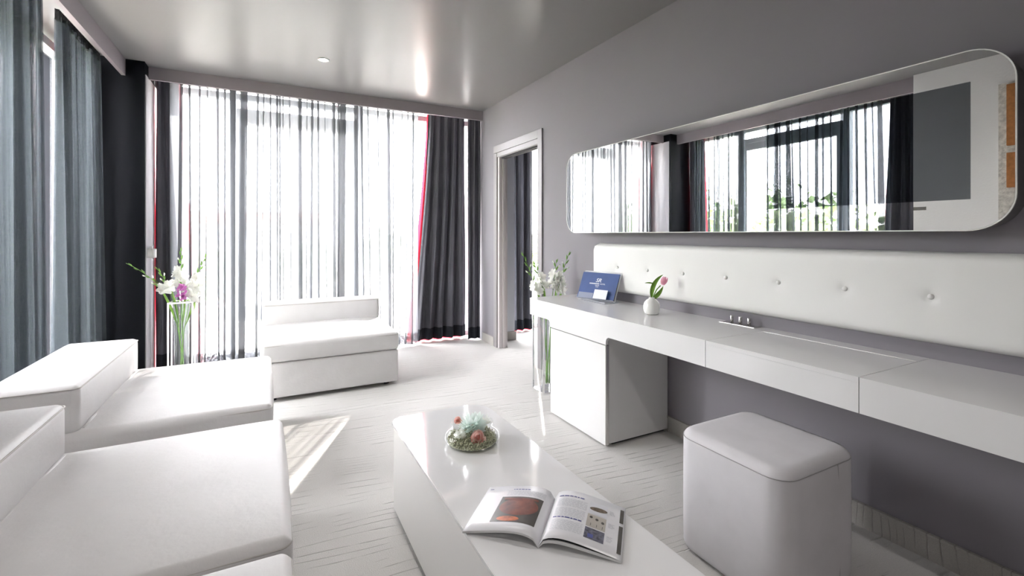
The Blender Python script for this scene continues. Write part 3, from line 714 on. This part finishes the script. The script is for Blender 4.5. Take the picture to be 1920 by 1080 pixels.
def disc(side, pc_, qc, rp, rq, off, nm, m_, par, rot=0.0):
    rows = []
    for i in range(5):
        f = i / 4
        row = []
        for k in range(24):
            a = 2 * math.pi * k / 24; x, y = rp * f * math.cos(a), rq * f * math.sin(a)
            row.append(mg(max(0.004, pc_ + x * math.cos(rot) - y * math.sin(rot)), qc + x * math.sin(rot) + y * math.cos(rot), off, side))
        rows.append(row)
    return MB().grid(rows, True).build(nm, m_, par, recalc=False)
mz = thing('magazine', tuple(S0), 'open magazine lying on the coffee table', 'magazine')
for side in (-1, 1):
    n = 16
    for nm, top, bot, m_ in (('page_stack', -0.0012, -0.0060, 'page_edge'), ('open_page', 0.0, -0.0008, 'page')):
        mb = MB(); ps = [PW * i / n for i in range(n + 1)]
        drop = 0.0075 if (side > 0 and nm == 'page_stack') else 0.0
        up = [[mg(p, PH * j / 6, top - drop * math.sin(math.pi * min(1, (p / PW) ** 0.6)), side) for j in range(7)] for p in ps]
        lo = [[mg(p, PH * j / 6, max(bot - (0.010 if drop else 0.0) * math.sin(math.pi * min(1, (p / PW) ** 0.6)), 0.0006 - prof(p, side)), side) for j in range(7)] for p in ps]
        mb.grid(up); mb.grid(lo)
        mb.grid([[r[0] for r in up], [r[0] for r in lo]], smooth=False); mb.grid([[r[-1] for r in up], [r[-1] for r in lo]], smooth=False)
        mb.grid([up[-1], lo[-1]], smooth=False); mb.grid([up[0], lo[0]], smooth=False)
        mb.build(nm, m_, mz)
rows = []
for i in range(17):
    p_ = PW * i / 16; rows.append([mg(p_, 0.001 + (PH - 0.002) * j / 6, -0.0010 - 0.0050 * math.sin(math.pi * min(1, (i / 16) ** 0.6)), 1) for j in range(7)])
MB().grid(rows).build('page_shade', 'dark', mz, recalc=False)  # dark sheet stands in for the shade between open page and stack
pg = [c for c in mz.children if c.name.startswith('open_page')]
LP, RP = pg[0], pg[1]
O1, O2, O3 = 0.0006, 0.0010, 0.0014
def text_lines(side, p0, p1, q0, q1, n, par, m_='ink_grey', seed=1, nm='printed_text', h=0.0016):
    r_ = random.Random(seed); mb = MB()
    for k in range(n):
        q = q1 - (q1 - q0) * k / max(1, n - 1); x = p0
        while x < p1 - 0.004:
            wd = min(r_.uniform(0.006, 0.016), p1 - x); xs = [x + wd * i / 3 for i in range(4)]
            mb.grid([[mg(xx, q, O1, side) for xx in xs], [mg(xx, q + h, O1, side) for xx in xs]]); x += wd + 0.0022
    return mb.build(nm, m_, par, recalc=False)
# left page (p runs outwards from the spine, q upwards)
patch(-1, 0.022, 0.155, 0.040, 0.168, O1, 'photo', 'ph_dark', LP)
disc(-1, 0.088, 0.116, 0.060, 0.044, O2, 'photo_bowl', 'ph_rust', LP)
patch(-1, 0.035, 0.145, 0.150, 0.160, O3, 'photo_rim', 'ph_rust', LP)
disc(-1, 0.105, 0.055, 0.034, 0.012, O2, 'photo_glow', 'ph_orange', LP)
text_lines(-1, 0.02, 0.145, 0.178, 0.200, 5, LP, seed=3)
text_lines(-1, 0.075, 0.13, 0.208, 0.208, 1, LP, 'ink_blue', 4, 'heading', 0.004)
text_lines(-1, 0.20, 0.212, 0.212, 0.212, 1, LP, 'ink_blue', 5, 'page_number', 0.004)
# right page
text_lines(1, 0.022, 0.100, 0.190, 0.200, 1, RP, 'ink_blue', 6, 'heading', 0.005)
text_lines(1, 0.022, 0.112, 0.150, 0.185, 8, RP, seed=7)
text_lines(1, 0.022, 0.112, 0.102, 0.138, 8, RP, seed=8)
text_lines(1, 0.022, 0.105, 0.088, 0.092, 1, RP, 'ink_blue', 9, 'heading', 0.005)
text_lines(1, 0.022, 0.112, 0.038, 0.080, 9, RP, seed=10)
patch(1, 0.118, 0.172, 0.146, 0.202, O1, 'photo', 'card', RP)
disc(1, 0.146, 0.172, 0.026, 0.010, O2, 'photo_shell', 'ph_brown', RP, 0.15)
patch(1, 0.118, 0.172, 0.084, 0.142, O1, 'photo', 'ph_tan', RP)
for a, b_ in ((0.129, 0.128), (0.146, 0.124), (0.163, 0.118)): disc(1, a, b_, 0.0045, 0.0055, O2, 'photo_seed', 'ph_dark', RP)
for a in (0.130, 0.147, 0.163): patch(1, a, a + 0.0015, 0.090, 0.102, O2, 'photo_sprout', 'ph_dark', RP, 2)
patch(1, 0.118, 0.172, 0.034, 0.080, O1, 'photo', 'ph_violet', RP)
patch(1, 0.128, 0.143, 0.040, 0.055, O2, 'photo_slide', 'ph_blue', RP, 3)
text_lines(1, 0.178, 0.194, 0.170, 0.186, 5, RP, seed=12); text_lines(1, 0.178, 0.196, 0.110, 0.128, 6, RP, seed=13); text_lines(1, 0.178, 0.194, 0.050, 0.070, 6, RP, seed=14)
patch(1, 0.208, 0.219, 0.150, 0.215, O1, 'photo_strip', 'ph_dark', RP, 3); patch(1, 0.208, 0.219, 0.020, 0.136, O1, 'photo_strip', 'ph_dark', RP, 3)

# ------------------------------------------------------------------ glass flower bowl on the coffee table
TC = (0.718, 1.705, 0.4007)
gb = thing('flower_bowl', TC, 'low glass bowl filled with moss on the coffee table', 'bowl')
MB().lathe([(0.0, 0.001), (0.07, 0.001), (0.098, 0.008), (0.107, 0.022), (0.104, 0.036), (0.090, 0.046), (0.080, 0.055), (0.077, 0.066), (0.080, 0.076), (0.083, 0.082)], TC, 48).build('glass', 'clear', gb)
mm = MB(); rm = random.Random(21)
for k in range(1500):
    a = rm.uniform(0, 2 * math.pi); r_ = 0.095 * math.sqrt(rm.uniform(0.02, 1)); z = 0.014 + 0.018 * rm.random() + 0.008 * (1 - r_ / 0.1); q = rm.uniform(0.0022, 0.0048)
    c0 = Vector((TC[0] + r_ * math.cos(a), TC[1] + r_ * math.sin(a), TC[2] + z))
    mm.add([c0 + Vector(d) * q for d in ((1, 0, 0), (-1, 0, 0), (0, 1, 0), (0, -1, 0), (0, 0, 1), (0, 0, -1))], [(0, 2, 4), (2, 1, 4), (1, 3, 4), (3, 0, 4), (2, 0, 5), (1, 2, 5), (3, 1, 5), (0, 3, 5)])
mo = mm.build('moss', 'moss', gb); mo['kind'] = 'stuff'
MB().lathe([(0.0, 0.016), (0.05, 0.016), (0.09, 0.013), (0.096, 0.010), (0.06, 0.004), (0.0, 0.004)], TC, 32).build('moss_bed', 'moss', gb)
def petal_ball(name, c, rad, n, plen, pw_, m_, label, seed=1, flat=0.6, open_=0.8):
    r_ = random.Random(seed); c = Vector(c)
    root = thing(name, (c.x, c.y, c.z - rad), label, 'flower')
    for k in range(n):
        z = 1 - (k + 0.5) / n * 1.25; a = k * 2.39996; h_ = math.sqrt(max(0, 1 - z * z))
        d = Vector((h_ * math.cos(a), h_ * math.sin(a), z * flat)).normalized()
        d = (d + Vector((r_.uniform(-.15, .15), r_.uniform(-.15, .15), r_.uniform(-.1, .1)))).normalized()
        b_ = c + d * rad * 0.35; t_ = c + d * (rad + plen * r_.uniform(0.5, 1.0))
        blade(b_, t_, Vector((0, 0, -0.15 * plen)), pw_ * r_.uniform(0.8, 1.2), 5, Vector((-d.y, d.x, 0.3)).cross(d), 0.5 * open_).build('petal', m_, root)
    return root
def rose(name, c, rad, m_, label, seed=1):
    r_ = random.Random(seed); c = Vector(c); root = thing(name, (c.x, c.y, c.z - rad * 0.5), label, 'flower')
    tilt = Vector((-0.35, -0.65, 0.55)).normalized(); s1_ = tilt.cross(Vector((1, 0, 0))).normalized(); s2_ = tilt.cross(s1_)
    for k in range(14):
        f = (k + 1) / 14; a0 = k * 2.2; rows = []
        for i in range(5):
            t = i / 4; rr = rad * (0.06 + 0.94 * f) * (0.40 + 0.60 * t ** 0.6); hgt = rad * (0.55 * (1 - f) + 0.75 * t * (1 - 0.5 * f) - 0.3)
            rows.append([c + (s1_ * math.cos(a0 + q) + s2_ * math.sin(a0 + q)) * rr * (1 + 0.08 * math.sin(3 * q)) + tilt * (hgt - 0.12 * rad * t * abs(q)) for q in (-1.1, -0.6, 0, 0.6, 1.1)])
        MB().grid(rows).build('petal', m_ if k % 2 else m_ + '_deep', root, recalc=False)
    MB().tube([c - tilt * rad * 0.3, c + tilt * rad * 0.25, c + tilt * rad * 0.5], [rad * 0.3, rad * 0.26, rad * 0.04], 10).build('heart', m_ + '_deep', root)
    return root
petal_ball('mint_bloom', (TC[0] + 0.006, TC[1] + 0.010, TC[2] + 0.062), 0.038, 90, 0.024, 0.0105, 'petal_mint', 'mint green bloom in the glass bowl', 2)
rose('peach_rose', (TC[0] + 0.000, TC[1] - 0.058, TC[2] + 0.042), 0.031, 'petal_peach', 'peach rose at the rim of the glass bowl', 3)
rose('peach_rose', (TC[0] - 0.040, TC[1] + 0.052, TC[2] + 0.076), 0.017, 'petal_peach', 'peach rose tucked behind the mint bloom', 4)
petal_ball('white_bloom', (TC[0] + 0.062, TC[1] + 0.015, TC[2] + 0.066), 0.014, 26, 0.018, 0.004, 'petal', 'white spiky bloom in the glass bowl', 5)
petal_ball('white_bloom', (TC[0] - 0.058, TC[1] - 0.012, TC[2] + 0.044), 0.020, 34, 0.008, 0.009, 'petal', 'round white bloom low in the glass bowl', 6)

# ------------------------------------------------------------------ tall glass vases in chrome frames
def tall_vase(X0, X1, Y0, Y1, zt, label_f, label_v):
    fr = thing('vase_stand', ((X0 + X1) / 2, (Y0 + Y1) / 2, 0), label_f, 'stand'); t = 0.012
    for x in (X0, X1 - t):
        for y in (Y0, Y1 - t): box('leg', (x, y, 0.006), (x + t, y + t, zt), 'chrome', fr, bevel=0.001)
    for z in (zt - t,):
        for y in (Y0, Y1 - t): box('rail', (X0 + t, y, z), (X1 - t, y + t, z + t), 'chrome', fr, bevel=0.001)
        for x in (X0, X1 - t): box('rail', (x, Y0 + t, z), (x + t, Y1 - t, z + t), 'chrome', fr, bevel=0.001)
    box('base_plate', (X0, Y0, 0.0), (X1, Y1, 0.006), 'chrome', fr)
    xm, ym = (X0 + X1) / 2, (Y0 + Y1) / 2
    v = thing('tall_vase', (xm, ym, 0.006), label_v, 'vase')
    MB().lathe([(0.0, 0.0065), (0.042, 0.0065), (0.046, 0.012), (0.050, 0.2), (0.056, zt - 0.06), (0.060, zt - 0.02), (0.057, zt - 0.02), (0.053, zt - 0.06), (0.047, 0.2), (0.043, 0.03), (0.0, 0.028)], (xm, ym, 0), 32).build('glass', 'clear', v)
    return fr, xm, ym
fl, lx, ly = tall_vase(-0.692, -0.522, 4.50, 4.67, 0.685, 'chrome frame stand by the corner pier', 'tall tapered glass vase by the corner pier')
box('post', (-0.612, 4.50, 0.685), (-0.602, 4.51, 0.775), 'chrome', fl)
fr_, rx, ry = tall_vase(1.875, 2.045, 3.055, 3.225, 0.70, 'chrome frame stand behind the desk end by the doorway', 'tall glass vase behind the desk end by the doorway')

def bez(pts, n=20):
    pts = [Vector(p) for p in pts]; out = []
    for i in range(n + 1):
        t = i / n; q = pts[:]
        while len(q) > 1: q = [a.lerp(b_, t) for a, b_ in zip(q[:-1], q[1:])]
        out.append(q[0])
    return out
def floret(c, d, size, m_, parent, seed, up=Vector((0, 0, 1))):
    r_ = random.Random(seed); d = d.normalized(); s1_ = d.cross(up)
    if s1_.length < 0.01: s1_ = Vector((1, 0, 0))
    s1_.normalize(); s2_ = s1_.cross(d); mb = MB()
    for k in range(6):
        a = R(60 * k + r_.uniform(-10, 10)); o_ = s1_ * math.cos(a) + s2_ * math.sin(a); sd_ = d.cross(o_).normalized(); L_ = size * r_.uniform(0.85, 1.1); wd = size * 0.42
        rows = []
        for i in range(7):
            t = i / 6; p = c + d * (L_ * (0.75 * t - 0.30 * t * t)) + o_ * (L_ * (0.18 * t + 0.75 * t * t))
            w_ = wd * (math.sin(math.pi * min(1, 0.1 + 0.82 * t)) ** 0.8)
            ruf = 0.10 * size * t
            rows.append([p + sd_ * (w_ * q) + d * (ruf * math.sin(q * 7 + k) + 0.12 * size * abs(q)) for q in (-1, -0.6, -0.2, 0.2, 0.6, 1)])
        mb.grid(rows)
    return mb.build('floret', m_, parent, recalc=False)
def gladiolus(ctrl, nb, nf, size, label, group, seed, t0=0.45, m_='petal', leaf=True, fside=None):
    r_ = random.Random(seed); path = bez(ctrl, 24)
    root = thing('gladiolus', tuple(path[0]), label, 'flower', group)
    MB().tube(path, [0.0042 - 0.0026 * i / 24 for i in range(25)], 7).build('stem', 'green', root)
    def at(t): x = t * 24; i = min(23, int(x)); return path[i].lerp(path[i + 1], x - i), (path[i + 1] - path[i]).normalized()
    tot = nb + nf
    for k in range(tot):
        t = t0 + (0.985 - t0) * (k + 0.5) / tot; p, d = at(t)
        sd_ = d.cross(Vector((0.6, 0.75, 0.1))).normalized() * (1 if k % 2 else -1)
        if k < nf:
            dr_ = (sd_ * 0.8 + d * 0.35 + Vector((-0.35, -0.55, 0.1)) * r_.uniform(0.3, 1)).normalized()
            floret(p + sd_ * 0.004, dr_, size * r_.uniform(0.85, 1.15) * (1 - 0.25 * k / max(1, nf)), m_, root, seed * 31 + k)
        else:
            f = (k - nf) / max(1, nb); L_ = 0.055 * (1 - 0.5 * f); tip = p + (d * 0.85 + sd_ * 0.45 * (1 - 0.5 * f)).normalized() * L_
            mb = MB().tube([p, p.lerp(tip, 0.3) + sd_ * 0.002, p.lerp(tip, 0.65), tip], [0.003, 0.0075 * (1 - 0.4 * f), 0.0058 * (1 - 0.4 * f), 0.0006], 7); mb.build('bud', 'green', root)
            if f < 0.35: MB().tube([p.lerp(tip, 0.6), tip + sd_ * 0.006, tip + d * 0.010 + sd_ * 0.008], [0.0035, 0.0055, 0.001], 7).build('bud_tip', 'petal', root)
    if leaf:
        p, d = at(0.35); q, _ = at(0.78); blade(p, q + Vector((0.02, 0, 0)), Vector((0.012, 0, 0)), 0.009, 10, Vector((-0.45, -0.85, 0))).build('leaf', 'leaf', root)
    return root
GL, GR = 'white gladioli in the vase by the corner pier', 'white gladioli in the vase behind the desk'
gladiolus([(-0.60, 4.60, 0.05), (-0.62, 4.58, 0.55), (-0.66, 4.57, 0.82), (-0.96, 4.57, 1.00)], 6, 1, 0.06, 'gladiolus arching over towards the dark corner pier', None, 1, 0.62)
gladiolus([(-0.61, 4.58, 0.05), (-0.60, 4.58, 0.5), (-0.66, 4.56, 0.80), (-0.775, 4.57, 0.965)], 5, 1, 0.055, 'short gladiolus stem of green buds in the vase by the corner pier', None, 2, 0.70)
gladiolus([(-0.595, 4.57, 0.05), (-0.60, 4.57, 0.5), (-0.61, 4.57, 0.85), (-0.612, 4.57, 1.115)], 5, 4, 0.075, 'upright white gladiolus in the vase by the corner pier', None, 3, 0.62)
gladiolus([(-0.62, 4.57, 0.05), (-0.60, 4.57, 0.5), (-0.55, 4.57, 0.80), (-0.435, 4.56, 1.06)], 5, 5, 0.08, 'white gladiolus leaning towards the armchair', None, 4, 0.58)
gladiolus([(-0.59, 4.555, 0.05), (-0.60, 4.55, 0.45), (-0.61, 4.54, 0.65), (-0.60, 4.53, 0.83)], 1, 5, 0.042, 'short stem of orchid pink blossoms in the vase', None, 5, 0.80, 'petal_pink', False)
gladiolus([(1.97, 3.14, 0.05), (1.95, 3.14, 0.55), (1.88, 3.14, 0.80), (1.728, 3.13, 1.09)], 6, 2, 0.055, 'gladiolus leaning towards the doorway above the desk end', None, 6, 0.62)
gladiolus([(1.96, 3.15, 0.05), (1.98, 3.16, 0.55), (1.96, 3.16, 0.86), (1.85, 3.17, 1.0)], 4, 3, 0.06, 'short white gladiolus in the middle of the vase behind the desk', None, 7, 0.66)
gladiolus([(1.95, 3.13, 0.05), (1.99, 3.13, 0.55), (2.04, 3.13, 0.80), (2.165, 3.12, 1.085)], 5, 4, 0.065, 'white gladiolus leaning against the lilac wall', None, 8, 0.62)
gladiolus([(1.97, 3.12, 0.05), (1.97, 3.12, 0.55), (2.02, 3.14, 0.80), (2.055, 3.15, 1.02)], 3, 4, 0.065, 'upright white gladiolus of open blossoms behind the desk', None, 9, 0.66)

# ------------------------------------------------------------------ thermostat, downlight
th = thing('thermostat', (-0.86, 4.88, 1.03), 'small white thermostat box on the corner pier', 'thermostat')
MB().box((-0.885, 4.87, 1.024), (-0.832, 4.95, 1.10)).build('case', 'plastic', th, bevel=0.004)
box('dial', (-0.872, 4.885, 1.10), (-0.852, 4.91, 1.122), 'plastic', th, bevel=0.002)
box('face_plate', (-0.872, 4.8675, 1.033), (-0.846, 4.87, 1.093), 'cream', th)
def downlight(x, y, label, power):
    dl = thing('downlight', (x, y, HC), label, 'ceiling light')
    MB().lathe([(0.030, 0.0), (0.044, 0.0), (0.046, -0.003), (0.040, -0.006), (0.030, -0.004), (0.028, 0.0)], (x, y, HC), 28).build('trim_ring', 'plastic', dl)
    MB().lathe([(0.0, -0.0035), (0.022, -0.0035), (0.029, -0.002), (0.029, 0.0)], (x, y, HC), 24).build('lens', 'lamp', dl)
    l = bpy.data.lights.new('downlight_beam', 'SPOT'); l.energy = power; l.spot_size = R(150); l.spot_blend = 1.0; l.shadow_soft_size = 0.03; l.color = (1.0, 0.95, 0.90)
    b_ = bpy.data.objects.new('downlight_beam', l); COL.objects.link(b_); b_.location = (x, y, HC - 0.012)
downlight(0.411, 4.081, 'small round downlight glowing in the ceiling', 2.0)
for k, (x, y) in enumerate(((0.41, 1.9), (0.41, -0.3), (0.41, -2.2))):  # extra downlights out of view, added to brighten the near part of the room
    downlight(x, y, ('added unseen fill downlight above the coffee table', 'added unseen fill downlight above the row of sofa modules', 'added unseen fill downlight deep in the room behind the sofas')[k], (3.5, 6.0, 6.0)[k])

# ------------------------------------------------------------------ outside
struct(MB().box((-120, -60, -4.3), (140, 260, -4.0)).build('ground_outside', 'ground'))
def tree(x, y, h, r, m_, label, group=None, seed=1):
    r_ = random.Random(seed); root = thing('tree', (x, y, -4.0), label, 'tree', group)
    MB().tube([(x, y, -4.0), (x + 0.1, y, -4.0 + h * 0.4), (x, y + 0.1, -4 + h * 0.8)], [0.22, 0.16, 0.06], 8).build('trunk', 'bark', root)
    mb = MB(); cz = -4.0 + h * 0.62
    for k in range(2600):
        a, b_ = r_.uniform(0, 2 * math.pi), math.acos(r_.uniform(-1, 1)); rr = (0.55 + 0.45 * r_.random()) * (1 + 0.22 * math.sin(3 * a + seed) * math.sin(2 * b_ + seed))
        c0 = Vector((x + r * rr * math.sin(b_) * math.cos(a), y + r * rr * math.sin(b_) * math.sin(a), cz + h * 0.38 * rr * math.cos(b_)))
        q = r_.uniform(0.10, 0.24); d1 = Vector((r_.gauss(0, 1), r_.gauss(0, 1), r_.gauss(0, 1))).normalized() * q; d2 = d1.cross(Vector((r_.gauss(0, 1), r_.gauss(0, 1), r_.gauss(0, 1)))).normalized() * q * 0.6
        mb.add([c0 - d1, c0 - d2, c0 + d1, c0 + d2], [(0, 1, 2, 3)])
    fo_ = mb.build('foliage', m_, root, recalc=False); fo_['kind'] = 'stuff'
    return root
GT = 'trees outside the side window'
for k, (x, y, h, r, m_) in enumerate(((-9.0, 3.0, 8.4, 2.3, 'tree1'), (-10.5, 9.0, 6.6, 2.6, 'tree2'), (-13, 16.0, 7.4, 3.0, 'tree1'), (-9.5, -3.0, 8.6, 2.6, 'tree2'), (-20, 24, 8.0, 3.2, 'tree2'), (-17, 7.5, 6.4, 2.6, 'tree1'))):
    tree(x, y, h, r, m_, 'leafy green tree outside the side window', GT, k + 3)
GT2 = 'trees beyond the far window'
for k, (x, y, h, r) in enumerate(((10, 46, 5.6, 2.6), (3, 40, 4.6, 2.2), (16, 38, 4.8, 2.6), (25, 44, 5.2, 3.0), (-3, 34, 4.4, 2.0))):
    tree(x, y, h, r, 'tree2', 'tree standing far off before the pale buildings', GT2, k + 20)
def building(x0, x1, y0, y1, h, label, roof=True, storeys=2, bays=6):
    root = thing('building', ((x0 + x1) / 2, (y0 + y1) / 2, -4), label, 'building')
    box('wall', (x0, y0, -4), (x1, y1, -4 + h), 'render_wall', root)
    if roof:
        MB().prism([(y0 - 0.6, -4 + h), (y1 + 0.6, -4 + h), ((y0 + y1) / 2, -4 + h + 1.3)], x0 - 0.5, x1 + 0.5, 'x').build('roof', 'roof', root)
    for s_ in range(storeys):
        for b_ in range(bays):
            xx = x0 + (x1 - x0) * (b_ + 0.3) / bays; zz = -4 + h * (s_ + 0.35) / storeys
            box('window', (xx, y0 - 0.06, zz), (xx + (x1 - x0) * 0.4 / bays, y0 + 0.02, zz + h * 0.4 / storeys), 'win_dark', root)
building(-7.5, 5.5, 58, 70, 6.6, 'pale block with low tiled roof beyond the far window')
building(22, 46, 66, 76, 5.0, 'long low pale building beyond the far window', False, 1, 9)
def car(x, y, m_, label):
    root = thing('car', (x, y, -4), label, 'car')
    MB().prism([(-2.0, 0.3), (2.0, 0.3), (2.05, 0.8), (1.2, 0.95), (0.6, 1.45), (-1.0, 1.45), (-1.7, 0.95), (-2.05, 0.85)], y - 0.85, y + 0.85, 'y')
    mb = MB().prism([(x + a, -4 + b_) for a, b_ in ((-2.0, 0.3), (2.0, 0.3), (2.05, 0.8), (1.2, 0.95), (0.6, 1.45), (-1.0, 1.45), (-1.7, 0.95), (-2.05, 0.85))], y - 0.85, y + 0.85, 'y'); mb.build('body', m_, root, bevel=0.05)
    MB().prism([(x + a, -4 + b_) for a, b_ in ((-1.5, 0.97), (1.0, 0.97), (0.55, 1.38), (-0.95, 1.38))], y - 0.87, y + 0.87, 'y').build('windows', 'win_dark', root)
    for dx in (-1.3, 1.3):
        for yy in (y - 0.88, y + 0.68):
            mb = MB().prism([(x + dx + 0.32 * math.cos(R(30 * k)), -3.68 + 0.32 * math.sin(R(30 * k))) for k in range(12)], yy, yy + 0.2, 'y'); mb.build('wheel', 'dark', root)
car(10.5, 25.0, 'car1', 'white car parked outside beyond the far window'); car(14.0, 29.0, 'car2', 'blue grey car parked outside beyond the far window')
bpy.context.view_layer.update()
